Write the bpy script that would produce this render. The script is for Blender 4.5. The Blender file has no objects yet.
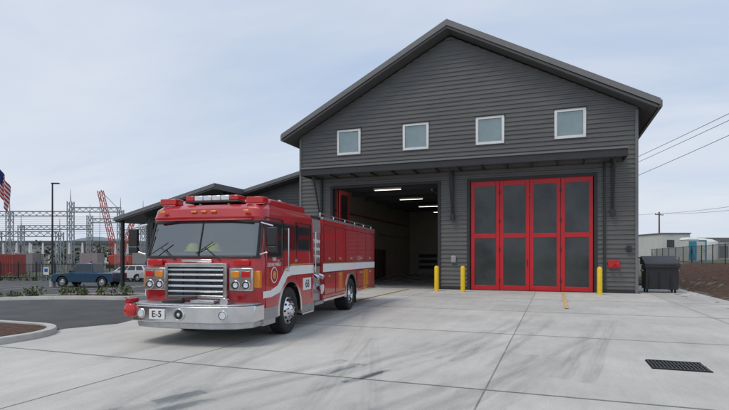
import bpy, bmesh, math, random
from mathutils import Vector, Matrix
random.seed(7)
S=bpy.context.scene
S.view_settings.view_transform='Standard'; S.view_settings.look='None'; S.view_settings.exposure=0
CT,ST=math.cos(math.radians(20.4)),math.sin(math.radians(20.4))
def site(lat,dep): return (lat*CT-dep*ST, lat*ST+dep*CT)
def ss(t):
    t=max(0,min(1,t)); return t*t*(3-2*t)
def g(X,Y):
    lat=X*CT+Y*ST; dep=-X*ST+Y*CT
    return -.95*ss((-lat-8)/14)*ss((dep-10)/22)+1.1*ss((X-5.8)/4)*ss((Y-15)/7)
# ---------------- materials
def mat(name,col,rough=.6,metal=0,var=0,scale=3,bump=0,bscale=None,col2=None,coat=0,spec=None,dist=.02,stretch=None):
    m=bpy.data.materials.new(name); m.use_nodes=True
    nt=m.node_tree; b=nt.nodes['Principled BSDF']
    b.inputs['Base Color'].default_value=(*col,1); b.inputs['Roughness'].default_value=rough
    b.inputs['Metallic'].default_value=metal
    if coat: b.inputs['Coat Weight'].default_value=coat; b.inputs['Coat Roughness'].default_value=.04
    if spec is not None: b.inputs['Specular IOR Level'].default_value=spec
    tc=nt.nodes.new('ShaderNodeTexCoord')
    src=tc.outputs['Object']
    if stretch:
        mp=nt.nodes.new('ShaderNodeMapping'); mp.inputs['Scale'].default_value=stretch
        nt.links.new(src,mp.inputs['Vector']); src=mp.outputs['Vector']
    if var or col2:
        n=nt.nodes.new('ShaderNodeTexNoise'); n.inputs['Scale'].default_value=scale; n.inputs['Detail'].default_value=8; n.inputs['Roughness'].default_value=.62
        nt.links.new(src,n.inputs['Vector'])
        r=nt.nodes.new('ShaderNodeValToRGB')
        r.color_ramp.elements[0].position=.3; r.color_ramp.elements[1].position=.7
        a=[c*(1-var) for c in col]; c2=col2 if col2 else [c*(1+var) for c in col]
        r.color_ramp.elements[0].color=(*a,1); r.color_ramp.elements[1].color=(*c2,1)
        nt.links.new(n.outputs['Fac'],r.inputs['Fac']); nt.links.new(r.outputs['Color'],b.inputs['Base Color'])
        mr=nt.nodes.new('ShaderNodeMapRange'); mr.inputs['To Min'].default_value=max(0,rough-.06); mr.inputs['To Max'].default_value=min(1,rough+.1)
        nt.links.new(n.outputs['Fac'],mr.inputs['Value']); nt.links.new(mr.outputs['Result'],b.inputs['Roughness'])
    if bump:
        n2=nt.nodes.new('ShaderNodeTexNoise'); n2.inputs['Scale'].default_value=bscale or scale*6; n2.inputs['Detail'].default_value=6
        nt.links.new(src,n2.inputs['Vector'])
        bp=nt.nodes.new('ShaderNodeBump'); bp.inputs['Strength'].default_value=bump; bp.inputs['Distance'].default_value=dist
        nt.links.new(n2.outputs['Fac'],bp.inputs['Height']); nt.links.new(bp.outputs['Normal'],b.inputs['Normal'])
    return m
SIDING=mat('grey_metal_siding',(.13,.129,.127),.45,.15,.12,1.2,stretch=(.6,.6,3))
TRIM=mat('grey_trim',(.17,.17,.172),.45,.15,.08,2)
ROOFM=mat('roof_metal',(.12,.118,.118),.45,.2,.1,2)
DARK=mat('dark_trim',(.03,.03,.032),.5,.1,.15,3)
SOFF=mat('soffit',(.1,.1,.1),.7,0,.1,3)
DRED=mat('red_door_paint',(.5,.012,.018),.35,0,.1,2)
WGLASS=mat('window_glass',(.26,.32,.32),.06,.6,.2,.6)
DGLASS=mat('door_glass',(.05,.055,.056),.05,.3,.5,.5)
WFRAME=mat('white_frame',(.75,.76,.76),.5,0,.05,3)
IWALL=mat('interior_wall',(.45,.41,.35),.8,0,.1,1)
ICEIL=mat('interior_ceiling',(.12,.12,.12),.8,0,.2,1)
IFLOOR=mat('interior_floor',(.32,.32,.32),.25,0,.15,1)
YEL=mat('yellow_paint',(.8,.52,.01),.45,0,.12,6)
RED=mat('fire_engine_red',(.42,.006,.012),.28,0,.06,1.5,coat=.8)
WHT=mat('white_reflective',(.75,.75,.74),.4,0,.04,4)
GOLD=mat('gold_leaf',(.6,.42,.12),.4,.5,.1,5)
CHR=mat('chrome',(.72,.73,.75),.1,1,.08,5)
STEEL=mat('brushed_steel',(.5,.51,.52),.35,.9,.15,8,bump=.1)
TREAD=mat('tread_plate',(.42,.43,.44),.4,.85,.2,30,bump=.5,bscale=60)
BLK=mat('black_rubber',(.018,.018,.019),.75,0,.3,8,bump=.15)
BPL=mat('black_plastic',(.02,.02,.022),.45,0,.2,5)
TINT=mat('tinted_glass',(.012,.014,.016),.04,0,.3,2,spec=.9)
SEAT=mat('cab_interior',(.1,.1,.1),.8,0,.2,4)
CLEAR=mat('lamp_clear',(.7,.72,.75),.1,.3,.1,8)
LRED=mat('lamp_red',(.5,.01,.01),.15,0,.1,8,coat=.5)
AMB=mat('lamp_amber',(.75,.25,.02),.15,0,.1,8,coat=.5)
HELM=mat('helmet_yellow',(.8,.8,.05),.3,0,.05,5)
CONC2=mat('kerb_concrete',(.45,.445,.42),.85,0,.15,4,bump=.2)
ASPH=mat('asphalt',(.06,.061,.063),.85,0,.3,1.1,bump=.4,bscale=60,col2=(.09,.091,.093))
MULCH=mat('bark_mulch',(.09,.04,.024),.95,0,.6,9,bump=1,bscale=25,dist=.08,col2=(.16,.085,.055))
SOIL=mat('dry_ground',(.15,.14,.11),.95,0,.3,.3,bump=.5,bscale=8,col2=(.12,.15,.07))
LEAF=mat('foliage',(.05,.09,.03),.8,0,.5,2,col2=(.12,.15,.05))
LEAF2=mat('distant_foliage',(.07,.085,.06),.9,0,.4,.2,col2=(.12,.12,.09))
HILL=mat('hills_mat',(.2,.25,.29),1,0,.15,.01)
GALV=mat('galvanised',(.33,.35,.37),.5,.5,.1,2)
BLUE=mat('blue_car_paint',(.015,.06,.12),.25,.2,.05,2,coat=.6)
WCAR=mat('white_car_paint',(.6,.61,.62),.25,0,.04,2,coat=.6)
ORANGE=mat('faded_orange_paint',(.6,.4,.16),.8,0,.35,6)
WPAINT=mat('white_paint',(.62,.62,.6),.8,0,.2,6)
BIN=mat('bin_plastic',(.022,.024,.027),.5,0,.2,3,bump=.1)
CREAM=mat('shed_cream',(.6,.6,.56),.6,0,.08,1)
TEAL=mat('portable_toilet_blue',(.03,.25,.38),.5,0,.08,2)
CRANEC=mat('crane_red',(.5,.06,.03),.5,0,.1,1)
WOOD=mat('pole_wood',(.13,.1,.08),.9,0,.3,3,stretch=(3,3,.3))
WIRE=mat('wire',(.03,.03,.035),.6)
BAYGLOW=mat('added_bay_glow',(.9,.9,.85),.5)  # emissive strip for guessed ceiling fixtures, added to brighten the open bay
BAYGLOW.node_tree.nodes['Principled BSDF'].inputs['Emission Color'].default_value=(1,.93,.8,1)
BAYGLOW.node_tree.nodes['Principled BSDF'].inputs['Emission Strength'].default_value=3
def glass_mat():
    m=bpy.data.materials.new('windscreen_glass'); m.use_nodes=True; nt=m.node_tree; nt.nodes.clear()
    o=nt.nodes.new('ShaderNodeOutputMaterial'); mx=nt.nodes.new('ShaderNodeMixShader')
    t=nt.nodes.new('ShaderNodeBsdfTransparent'); t.inputs['Color'].default_value=(.7,.76,.74,1)
    gl=nt.nodes.new('ShaderNodeBsdfGlossy'); gl.inputs['Roughness'].default_value=.03; gl.inputs['Color'].default_value=(.85,.9,.9,1)
    fr=nt.nodes.new('ShaderNodeLayerWeight'); fr.inputs['Blend'].default_value=.3
    mr=nt.nodes.new('ShaderNodeMapRange'); mr.inputs['To Min'].default_value=.24; mr.inputs['To Max'].default_value=.8
    nt.links.new(fr.outputs['Fresnel'],mr.inputs['Value']); nt.links.new(mr.outputs['Result'],mx.inputs['Fac'])
    nt.links.new(t.outputs[0],mx.inputs[1]); nt.links.new(gl.outputs[0],mx.inputs[2]); nt.links.new(mx.outputs[0],o.inputs['Surface'])
    return m
WSG=glass_mat()
def flag_mat():
    m=mat('flag_cloth',(.5,.02,.03),.8); nt=m.node_tree; b=nt.nodes['Principled BSDF']
    tc=nt.nodes.new('ShaderNodeTexCoord'); sp=nt.nodes.new('ShaderNodeSeparateXYZ'); nt.links.new(tc.outputs['UV'],sp.inputs[0])
    mu=nt.nodes.new('ShaderNodeMath'); mu.operation='MULTIPLY'; mu.inputs[1].default_value=6.5; nt.links.new(sp.outputs['Y'],mu.inputs[0])
    fr=nt.nodes.new('ShaderNodeMath'); fr.operation='FRACT'; nt.links.new(mu.outputs[0],fr.inputs[0])
    lt=nt.nodes.new('ShaderNodeMath'); lt.operation='LESS_THAN'; lt.inputs[1].default_value=.5; nt.links.new(fr.outputs[0],lt.inputs[0])
    mx=nt.nodes.new('ShaderNodeMix'); mx.data_type='RGBA'; mx.inputs['A'].default_value=(.7,.7,.7,1); mx.inputs['B'].default_value=(.5,.02,.03,1)
    nt.links.new(lt.outputs[0],mx.inputs['Factor'])
    a=nt.nodes.new('ShaderNodeMath'); a.operation='LESS_THAN'; a.inputs[1].default_value=.42; nt.links.new(sp.outputs['X'],a.inputs[0])
    c=nt.nodes.new('ShaderNodeMath'); c.operation='GREATER_THAN'; c.inputs[1].default_value=.46; nt.links.new(sp.outputs['Y'],c.inputs[0])
    d=nt.nodes.new('ShaderNodeMath'); d.operation='MULTIPLY'; nt.links.new(a.outputs[0],d.inputs[0]); nt.links.new(c.outputs[0],d.inputs[1])
    m2=nt.nodes.new('ShaderNodeMix'); m2.data_type='RGBA'; m2.inputs['B'].default_value=(.02,.03,.15,1)
    nt.links.new(d.outputs[0],m2.inputs['Factor']); nt.links.new(mx.outputs['Result'],m2.inputs['A']); nt.links.new(m2.outputs['Result'],b.inputs['Base Color'])
    return m
# concrete
def concrete_mat():
    m=mat('apron_concrete',(.50,.485,.455),.8,0,.1,.35,bump=.12,bscale=40,col2=(.6,.585,.55))
    nt=m.node_tree; b=nt.nodes['Principled BSDF']
    l=[x for x in nt.links if x.to_socket==b.inputs['Base Color']][0]; src=l.from_socket
    tc=nt.nodes.new('ShaderNodeTexCoord')
    n=nt.nodes.new('ShaderNodeTexNoise'); n.inputs['Scale'].default_value=1.3; n.inputs['Detail'].default_value=10; n.inputs['Roughness'].default_value=.75
    mp=nt.nodes.new('ShaderNodeMapping'); mp.inputs['Scale'].default_value=(2.2,.5,1); nt.links.new(tc.outputs['Object'],mp.inputs[0]); nt.links.new(mp.outputs[0],n.inputs['Vector'])
    r=nt.nodes.new('ShaderNodeValToRGB'); r.color_ramp.elements[0].position=.28; r.color_ramp.elements[0].color=(.72,.72,.72,1); r.color_ramp.elements[1].position=.6; r.color_ramp.elements[1].color=(1,1,1,1)
    nt.links.new(n.outputs['Fac'],r.inputs['Fac'])
    mx=nt.nodes.new('ShaderNodeMix'); mx.data_type='RGBA'; mx.blend_type='MULTIPLY'; mx.inputs['Factor'].default_value=.65
    nt.links.new(src,mx.inputs['A']); nt.links.new(r.outputs['Color'],mx.inputs['B'])
    v=nt.nodes.new('ShaderNodeMapping'); v.inputs['Location'].default_value=(.167,-.333,0); v.inputs['Scale'].default_value=(1/4.5,1/4.5,0)
    nt.links.new(tc.outputs['Object'],v.inputs[0])
    fl=nt.nodes.new('ShaderNodeVectorMath'); fl.operation='FLOOR'; nt.links.new(v.outputs[0],fl.inputs[0])
    wn=nt.nodes.new('ShaderNodeTexWhiteNoise'); nt.links.new(fl.outputs[0],wn.inputs['Vector'])
    mr=nt.nodes.new('ShaderNodeMapRange'); mr.inputs['To Min'].default_value=.92; mr.inputs['To Max'].default_value=1.04; nt.links.new(wn.outputs['Value'],mr.inputs['Value'])
    m3=nt.nodes.new('ShaderNodeMix'); m3.data_type='RGBA'; m3.blend_type='MULTIPLY'; m3.inputs['Factor'].default_value=1
    nt.links.new(mx.outputs['Result'],m3.inputs['A']); nt.links.new(mr.outputs['Result'],m3.inputs['B'])
    # fine speckle of the exposed aggregate
    s2=nt.nodes.new('ShaderNodeTexNoise'); s2.inputs['Scale'].default_value=55; s2.inputs['Detail'].default_value=3; nt.links.new(tc.outputs['Object'],s2.inputs['Vector'])
    mr2=nt.nodes.new('ShaderNodeMapRange'); mr2.inputs['From Min'].default_value=.3; mr2.inputs['From Max'].default_value=.7; mr2.inputs['To Min'].default_value=.9; mr2.inputs['To Max'].default_value=1.06; nt.links.new(s2.outputs['Fac'],mr2.inputs['Value'])
    m4=nt.nodes.new('ShaderNodeMix'); m4.data_type='RGBA'; m4.blend_type='MULTIPLY'; m4.inputs['Factor'].default_value=1
    nt.links.new(m3.outputs['Result'],m4.inputs['A']); nt.links.new(mr2.outputs['Result'],m4.inputs['B'])
    nt.links.new(m4.outputs['Result'],b.inputs['Base Color'])
    return m
CONC=concrete_mat()
def mark_mat():
    m=bpy.data.materials.new('tyre_mark_rubber'); m.use_nodes=True; nt=m.node_tree; b=nt.nodes['Principled BSDF']
    b.inputs['Base Color'].default_value=(.18,.175,.17,1); b.inputs['Roughness'].default_value=.85
    tc=nt.nodes.new('ShaderNodeTexCoord'); sp=nt.nodes.new('ShaderNodeSeparateXYZ'); nt.links.new(tc.outputs['UV'],sp.inputs[0])
    mp=nt.nodes.new('ShaderNodeMapping'); mp.inputs['Scale'].default_value=(5,.35,1); nt.links.new(tc.outputs['UV'],mp.inputs[0])
    n=nt.nodes.new('ShaderNodeTexNoise'); n.inputs['Scale'].default_value=1; n.inputs['Detail'].default_value=8; nt.links.new(mp.outputs[0],n.inputs['Vector'])
    mr=nt.nodes.new('ShaderNodeMapRange'); mr.inputs['From Min'].default_value=.36; mr.inputs['From Max'].default_value=.75; mr.inputs['To Max'].default_value=.22
    nt.links.new(n.outputs['Fac'],mr.inputs['Value'])
    a=nt.nodes.new('ShaderNodeMath'); a.operation='SUBTRACT'; a.inputs[0].default_value=1; nt.links.new(sp.outputs['X'],a.inputs[1])
    c=nt.nodes.new('ShaderNodeMath'); c.operation='MULTIPLY'; nt.links.new(a.outputs[0],c.inputs[0]); nt.links.new(sp.outputs['X'],c.inputs[1])
    d=nt.nodes.new('ShaderNodeMath'); d.operation='MULTIPLY'; nt.links.new(c.outputs[0],d.inputs[0]); d.inputs[1].default_value=3.5
    e=nt.nodes.new('ShaderNodeMath'); e.operation='MULTIPLY'; nt.links.new(d.outputs[0],e.inputs[0]); nt.links.new(mr.outputs[0],e.inputs[1])
    nt.links.new(e.outputs[0],b.inputs['Alpha'])
    return m
MARK=mark_mat()
# ---------------- builder
def empty(name,loc=(0,0,0),rz=0):
    e=bpy.data.objects.new(name,None); S.collection.objects.link(e); e.location=loc; e.rotation_euler=(0,0,rz); return e
class B:
    def __init__(s,name,parent=None,loc=None,rz=0):
        s.n=name;s.p=parent;s.v=[];s.f=[];s.mi=[];s.m=[];s.loc=loc;s.rz=rz
    def mid(s,m):
        if m not in s.m: s.m.append(m)
        return s.m.index(m)
    def add(s,vs,fs,m):
        o=len(s.v); s.v+= [tuple(v) for v in vs]; k=s.mid(m)
        for f in fs: s.f.append([i+o for i in f]); s.mi.append(k)
    def box(s,c,d,m,rot=None,taper=None):
        hx,hy,hz=[k/2 for k in d]; tx,ty=taper or (1,1)
        vs=[Vector((x*hx*(tx if z>0 else 1),y*hy*(ty if z>0 else 1),z*hz)) for z in(-1,1) for y in(-1,1) for x in(-1,1)]
        if rot: 
            R=Matrix.Rotation(rot[2],3,'Z')@Matrix.Rotation(rot[1],3,'Y')@Matrix.Rotation(rot[0],3,'X'); vs=[R@v for v in vs]
        vs=[v+Vector(c) for v in vs]
        s.add(vs,[(0,2,3,1),(4,5,7,6),(0,1,5,4),(2,6,7,3),(0,4,6,2),(1,3,7,5)],m)
    def bb(s,x0,x1,y0,y1,z0,z1,m): s.box(((x0+x1)/2,(y0+y1)/2,(z0+z1)/2),(abs(x1-x0),abs(y1-y0),abs(z1-z0)),m)
    def cyl(s,a,b,r,m,r2=None,n=12):
        a=Vector(a);b=Vector(b);r2=r if r2 is None else r2
        d=(b-a).normalized(); u=d.orthogonal().normalized(); w=d.cross(u)
        vs=[a+(u*math.cos(2*math.pi*i/n)+w*math.sin(2*math.pi*i/n))*r for i in range(n)]
        vs+=[b+(u*math.cos(2*math.pi*i/n)+w*math.sin(2*math.pi*i/n))*r2 for i in range(n)]
        fs=[(i,(i+1)%n,(i+1)%n+n,i+n) for i in range(n)]+[tuple(range(n))[::-1],tuple(range(n,2*n))]
        s.add(vs,fs,m)
    def prism(s,poly,ax,a,b,m):
        n=len(poly)
        def P(p,t):
            if ax=='x': return (t,p[0],p[1])
            if ax=='y': return (p[0],t,p[1])
            return (p[0],p[1],t)
        vs=[P(p,a) for p in poly]+[P(p,b) for p in poly]
        fs=[(i,(i+1)%n,(i+1)%n+n,i+n) for i in range(n)]+[tuple(range(n))[::-1],tuple(range(n,2*n))]
        s.add(vs,fs,m)
    def lathe(s,c,prof,ms,n=32,ax='y',closed=False):
        c=Vector(c); o=[]
        for (r,t) in prof:
            for i in range(n):
                a=2*math.pi*i/n
                if ax=='y': o.append(c+Vector((r*math.cos(a),t,r*math.sin(a))))
                elif ax=='x': o.append(c+Vector((t,r*math.cos(a),r*math.sin(a))))
                else: o.append(c+Vector((r*math.cos(a),r*math.sin(a),t)))
        for k in range(len(prof)-1):
            mm=ms[k] if isinstance(ms,list) else ms
            vs=o[k*n:(k+2)*n]
            s.add(vs,[(i,(i+1)%n,(i+1)%n+n,i+n) for i in range(n)],mm)
    def build(s,bevel=0,seg=2,ang=35,recalc=True,flat=False):
        me=bpy.data.meshes.new(s.n); me.from_pydata(s.v,[],s.f)
        for m in s.m: me.materials.append(m)
        me.polygons.foreach_set('material_index',s.mi)
        if recalc:
            bm=bmesh.new(); bm.from_mesh(me); bmesh.ops.remove_doubles(bm,verts=bm.verts,dist=1e-5); bmesh.ops.recalc_face_normals(bm,faces=bm.faces); bm.to_mesh(me); bm.free()
        if not flat:
            me.polygons.foreach_set('use_smooth',[True]*len(me.polygons)); me.set_sharp_from_angle(angle=math.radians(ang))
        ob=bpy.data.objects.new(s.n,me); S.collection.objects.link(ob)
        if s.p: ob.parent=s.p
        if s.loc: ob.location=s.loc
        ob.rotation_euler[2]=s.rz
        if bevel:
            md=ob.modifiers.new('b','BEVEL'); md.width=bevel; md.segments=seg; md.limit_method='ANGLE'; md.angle_limit=math.radians(40); md.harden_normals=False
        return ob
def cut(ob,cutter):
    md=ob.modifiers.new('c','BOOLEAN'); md.object=cutter; md.solver='EXACT'; md.operation='DIFFERENCE'
    bpy.context.view_layer.update()
    dg=bpy.context.evaluated_depsgraph_get()
    me=bpy.data.meshes.new_from_object(ob.evaluated_get(dg)); ob.modifiers.clear(); ob.data=me
    bpy.data.objects.remove(cutter)
    me.set_sharp_from_angle(angle=math.radians(30))
def text(name,parent,body,size,loc,rot,m,ext=.004):
    cu=bpy.data.curves.new(name,'FONT'); cu.body=body; cu.size=size; cu.extrude=ext; cu.align_x='CENTER'; cu.align_y='CENTER'
    cu.materials.append(m); o=bpy.data.objects.new(name,cu); S.collection.objects.link(o); o.parent=parent; o.location=loc; o.rotation_euler=rot; return o
# ---------------- ground
def axis(lo,hi,flo,fhi,st):
    a=[]; x=flo
    while x<=fhi: a.append(x); x+=st
    k=st; x=fhi
    while x<hi: k*=1.35; x+=k; a.append(min(x,hi))
    k=st; x=flo; b=[]
    while x>lo: k*=1.35; x-=k; b.append(max(x,lo))
    return sorted(set(b+a))
def sheet(name,xs,ys,dz,m,rough=0,parent=None):
    b=B(name,parent); vs=[(x,y,g(x,y)+dz+(random.uniform(-rough,rough) if rough else 0)) for y in ys for x in xs]; n=len(xs)
    b.add(vs,[(j*n+i,j*n+i+1,(j+1)*n+i+1,(j+1)*n+i) for j in range(len(ys)-1) for i in range(n-1)],m)
    return b.build(recalc=False,ang=180)
def fr(a,b,st):
    n=max(1,int(round((b-a)/st))); return [a+(b-a)*i/n for i in range(n+1)]
sheet('ground',axis(-3000,3000,-70,40,1.5),axis(-3000,3000,-5,75,1.5),-.07,SOIL)
sheet('asphalt_road',fr(-70,-8.5,1.5),fr(8,14.2,1.03),0,ASPH)
sheet('parking_lot',fr(-75,-13.5,1.5),fr(15.8,52,1.5),0,ASPH)
sheet('mulch_bed',fr(4.6,30,.2),fr(13.5,45,.3),-.02,MULCH,.05)
poly=[(-9.0,-25),(40,-25),(40,11),(30,13),(12,15),(6.2,17.2),(5.7,18.2),(5.7,31),(3.4,31),(3.4,24.0),(-12.7,24.0),(-12.7,26),(-14.5,26),(-14.5,16.2),(-13,14.8),(-10.3,12),(-9.4,9),(-9.8,8.0)]
b=B('concrete_apron'); b.prism(poly,'z',-.06,.014,CONC); apron=b.build(flat=True)
b=B('expansion_joints',apron)
JT=mat('joint_filler',(.24,.235,.22),.9,0,.3,5)
for x in (-5.25,-.75,3.75,8.25,12.75): b.bb(x-.009,x+.009,-20,24 if x<5 else 14,.015,.018,JT)
for y in (1.5,6,10.5,15,19.5): b.bb(-9.2,5.6 if y>11 else 30,y-.008,y+.008,.019,.022,JT)
b.build(flat=True)
def ribbon(b,pts,w,m,z,uvl):
    P=[Vector((*p,0)) for p in pts]; P=[2*P[0]-P[1]]+P+[2*P[-1]-P[-2]]; out=[]
    for i in range(1,len(P)-2):
        for k in range(10):
            t=k/10; out.append(.5*((2*P[i])+(P[i+1]-P[i-1])*t+(2*P[i-1]-5*P[i]+4*P[i+1]-P[i+2])*t*t+(3*P[i]-3*P[i-1]+P[i+2]-P[i+1])*t**3))
    out.append(P[-2]); vs=[];L=random.uniform(0,50)
    for i,p in enumerate(out):
        q=out[min(i+1,len(out)-1)]-out[max(i-1,0)]; nn=Vector((-q.y,q.x,0)).normalized()*w/2
        if i: L+=(p-out[i-1]).length
        vs+=[(p.x-nn.x,p.y-nn.y,z),(p.x+nn.x,p.y+nn.y,z)]; uvl+=[(0,L),(1,L)]
    b.add(vs,[(2*i,2*i+1,2*i+3,2*i+2) for i in range(len(out)-1)],m)
b=B('tyre_marks',apron); uv=[]
z=.024
base=[(-.9,13.5),(-1.25,11),(-2.0,9),(-2.9,7),(-3.7,4.8),(-4.8,2.6)]
for off,w in ((0,.28),(.33,.25),(1.9,.28),(2.22,.25),(.9,.16)):
    ribbon(b,[(x+off*(1-.03*i),y-off*.16*i) for i,(x,y) in enumerate(base)],w,MARK,z,uv); z+=.0015
for pts in ([(-7.5,20),(-7.0,14),(-5.2,9),(-4.0,5),(-3.8,1)],[(-5.6,20),(-5.0,14),(-3.2,9),(-1.9,5),(-1.6,1)]):
    ribbon(b,pts,.3,MARK,z,uv); z+=.0015
ob=b.build(recalc=False,flat=True)
ul=ob.data.uv_layers.new(name='uv')
for lp in ob.data.loops: ul.data[lp.index].uv=uv[lp.vertex_index]
b=B('painted_guide_lines',apron)
for x in (.35,-6.5): b.bb(x-.05,x+.05,16.2,23.6,.038,.041,ORANGE)
b.build(flat=True)
gr=empty('drain_grate',(1.62,8.25,.016),0)
b=B('grate_bars',gr)
for i in range(15): b.bb(-.34+i*.0465,-.34+i*.0465+.02,-.29,.29,.006,.016,BPL)
for y in (-.3,0,.28): b.bb(-.35,.35,y,y+.02,.004,.019,BPL)
b.bb(-.36,.36,-.31,.31,0,.003,mat('grate_void',(.01,.01,.01),1)); b.build(flat=True)
def kerb(b,pts,w,h):
    P=[Vector((*p,0)) for p in pts]; vs=[]
    for i,p in enumerate(P):
        q=P[min(i+1,len(P)-1)]-P[max(i-1,0)]; nn=Vector((-q.y,q.x,0)).normalized()*w/2
        a=p-nn;c=p+nn; z=g(p.x,p.y)
        vs+=[(a.x,a.y,z-.1),(a.x,a.y,z+h-.02),((a+nn*.15).x,(a+nn*.15).y,z+h),(c.x,c.y,z+h),(c.x,c.y,z-.1)]
    n=5; fs=[(i*n+k,i*n+k+1,(i+1)*n+k+1,(i+1)*n+k) for i in range(len(P)-1) for k in range(4)]
    fs+=[(0,1,2,3,4),tuple(range(len(vs)-5,len(vs)))[::-1]]
    b.add(vs,fs,CONC2)
R=1.3
cor=[(-9.15-R+R*math.cos(a),7.85-R+R*math.sin(a)) for a in [math.radians(t) for t in range(0,91,9)]]
path=[(-9.15,-25),(-9.15,0),(-9.15,4)]+cor+[(-14,7.85),(-25,7.85),(-45,7.85)]
isl=empty('planting_island')
b=B('kerb',isl); kerb(b,path,.17,.13); b.build(bevel=0)
b=B('soil_fill',isl)
b.prism([(x-.06,y-.06) for x,y in path]+[(-45,-25)],'z',.02,.1,MULCH); b.build(flat=True)
st=empty('planting_strip')
b=B('kerb',st)
xs=fr(-70,-15,1.2)
kerb(b,[(x,14.2) for x in xs]+[(-14.5,14.4),(-14.3,15),(-14.5,15.6)]+[(x,15.8) for x in reversed(xs)],.17,.13); b.build()
sheet('soil_fill',fr(-70,-14.5,.6),fr(14.27,15.75,.3),.09,MULCH,.02,st)
def leafmass(name,blobs,m,leaf,dens,parent=None):
    b=B(name,parent)
    for (c,r,n) in blobs:
        for _ in range(int(n*dens)):
            d=Vector((random.gauss(0,1),random.gauss(0,1),random.gauss(0,1))).normalized()*(random.random()**.4)
            p=Vector((c[0]+d.x*r[0],c[1]+d.y*r[1],c[2]+d.z*r[2])); u=Vector((random.gauss(0,1),random.gauss(0,1),random.gauss(0,1))).normalized(); w=u.orthogonal().normalized()
            l=leaf*random.uniform(.6,1.4); b.add([p-u*l,p+w*l*.5,p+u*l,p-w*l*.5],[(0,1,2,3)],m)
    return b.build(recalc=False,flat=True)
bl=[]
for i in range(60):
    x=-15-i*.5+random.uniform(-.15,.15); y=15+random.uniform(-.45,.45); r=random.uniform(.15,.36)
    bl.append(((x,y,g(x,y)+.1+r*.6),(r,r,r*.9),75))
leafmass('low_shrubs',bl,LEAF,.05,1)
bl=[]
for i in range(16):
    x=random.uniform(-14,-9.9); y=random.uniform(4,7.2); r=random.uniform(.08,.17); bl.append(((x,y,.1+r*.6),(r,r,r),50))
leafmass('low_shrubs',bl,LEAF,.035,1)
bl=[]
for i in range(30):
    x,y=site(-58+i*1.3+random.uniform(-.5,.5),53.5); r=random.uniform(.3,.7); bl.append(((x,y,g(x,y)+r*.6),(r,r,r),60))
leafmass('hedge',bl,LEAF,.12,1)
b=B('parking_stall_lines')
for i in range(12):
    x=-20-i*2.8
    for k in range(5):
        y0=27+k; z=g(x,y0)+.012; z1=g(x,y0+1)+.012
        b.add([(x-.05,y0,z),(x+.05,y0,z),(x+.05,y0+1,z1),(x-.05,y0+1,z1)],[(0,1,2,3)],WPAINT)
b.build(recalc=False,flat=True)
# ---------------- fire station
ST_=empty('fire_station')
C=-4.65; HW=7.94; WY=24.1
def zt(x): return 12.02-.526*abs(x-C)
def ribs(b,bands,extent,wy,m,pitch=.2,dep=.032):
    for x0,x1,zr in bands:
        for z0,z1 in zr:
            k=math.floor(z0/pitch); pts=[]
            while k*pitch<z1:
                for (f,o) in ((0,0),(.42,0),(.55,dep),(.88,dep),(1,0)):
                    z=(k+f)*pitch
                    if z0<=z<=z1 and (not pts or z>pts[-1][0]+1e-6): pts.append((z,o))
                k+=1
            if not pts: continue
            if pts[0][0]>z0+1e-4: pts.insert(0,(z0,pts[0][1]))
            if pts[-1][0]<z1-1e-4: pts.append((z1,pts[-1][1]))
            for (za,oa),(zb,ob_) in zip(pts,pts[1:]):
                la,ra=extent(za); lb,rb=extent(zb)
                a0,a1=max(x0,la),min(x1,ra); b0,b1=max(x0,lb),min(x1,rb)
                if a1<=a0: continue
                if b1<b0: b0=b1=max(x0,min(x1,(b0+b1)/2))
                b.add([(a0,wy-oa,za),(a1,wy-oa,za),(b1,wy-ob_,zb),(b0,wy-ob_,zb)],[(0,1,2,3)],m)
def ext_main(z):
    h=min(HW,(12.02-z)/.526); return (C-h,C+h)
L0,L1=-10.69,-5.21; R0,R1=-3.69,1.61; DT=5.06
wins=[-9.80,-6.30,-2.78,.65]; WW=.6; W0,W1=6.80,8.0
xsb=sorted(set([C-HW,L0,L1,R0,R1,C+HW]+[w-WW for w in wins]+[w+WW for w in wins]))
bands=[]
for a,c in zip(xsb,xsb[1:]):
    mid=(a+c)/2; lo=0
    if L0<mid<L1 or R0<mid<R1: lo=DT
    zr=[]
    if any(abs(mid-w)<WW for w in wins): zr=[(lo,W0),(W1,12.0)]
    else: zr=[(lo,12.0)]
    bands.append((a,c,zr))
b=B('front_wall',ST_); ribs(b,bands,ext_main,WY,SIDING); b.build(recalc=False,flat=True)
b=B('side_walls',ST_)
b.bb(C-HW,C-HW+.2,WY+.03,47,0,7.9,SIDING); b.bb(C+HW-.2,C+HW,WY+.03,47,0,7.9,SIDING)
b.prism([(C-HW+.2,0),(C+HW-.2,0),(C+HW-.2,zt(C+HW-.2)),(C,zt(C)),(C-HW+.2,zt(C-HW+.2))],'y',46.8,47,SIDING)
b.build(flat=True)
b=B('corner_trim',ST_)
for x in (C-HW-.02,C+HW+.02-.12): b.bb(x,x+.12,WY-.06,WY+.02,0,7.75,TRIM)
b.bb(C-HW,L0-.14,WY-.05,WY-.035,0,.18,DARK); b.bb(L1+.14,R0-.14,WY-.05,WY-.035,0,.18,DARK); b.bb(R1+.14,C+HW-.12,WY-.05,WY-.035,0,.18,DARK)
b.build(bevel=.008)
EX=8.62; RZ=12.5; EZ=RZ-.53*EX
b=B('roof',ST_)
for s in (-1,1):
    b.prism([(C,RZ),(C+s*EX,EZ),(C+s*EX,EZ-.2),(C,RZ-.2)],'y',23.4,48,ROOFM)
    b.prism([(C,RZ-.201),(C+s*(EX-.08),EZ-.201+.04),(C+s*(EX-.08),EZ-.36),(C,RZ-.38)],'y',23.46,47.9,SOFF)
    b.bb(C+s*EX,C+s*(EX+.12),23.42,48,EZ-.32,EZ-.04,TRIM)
b.build()
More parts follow.
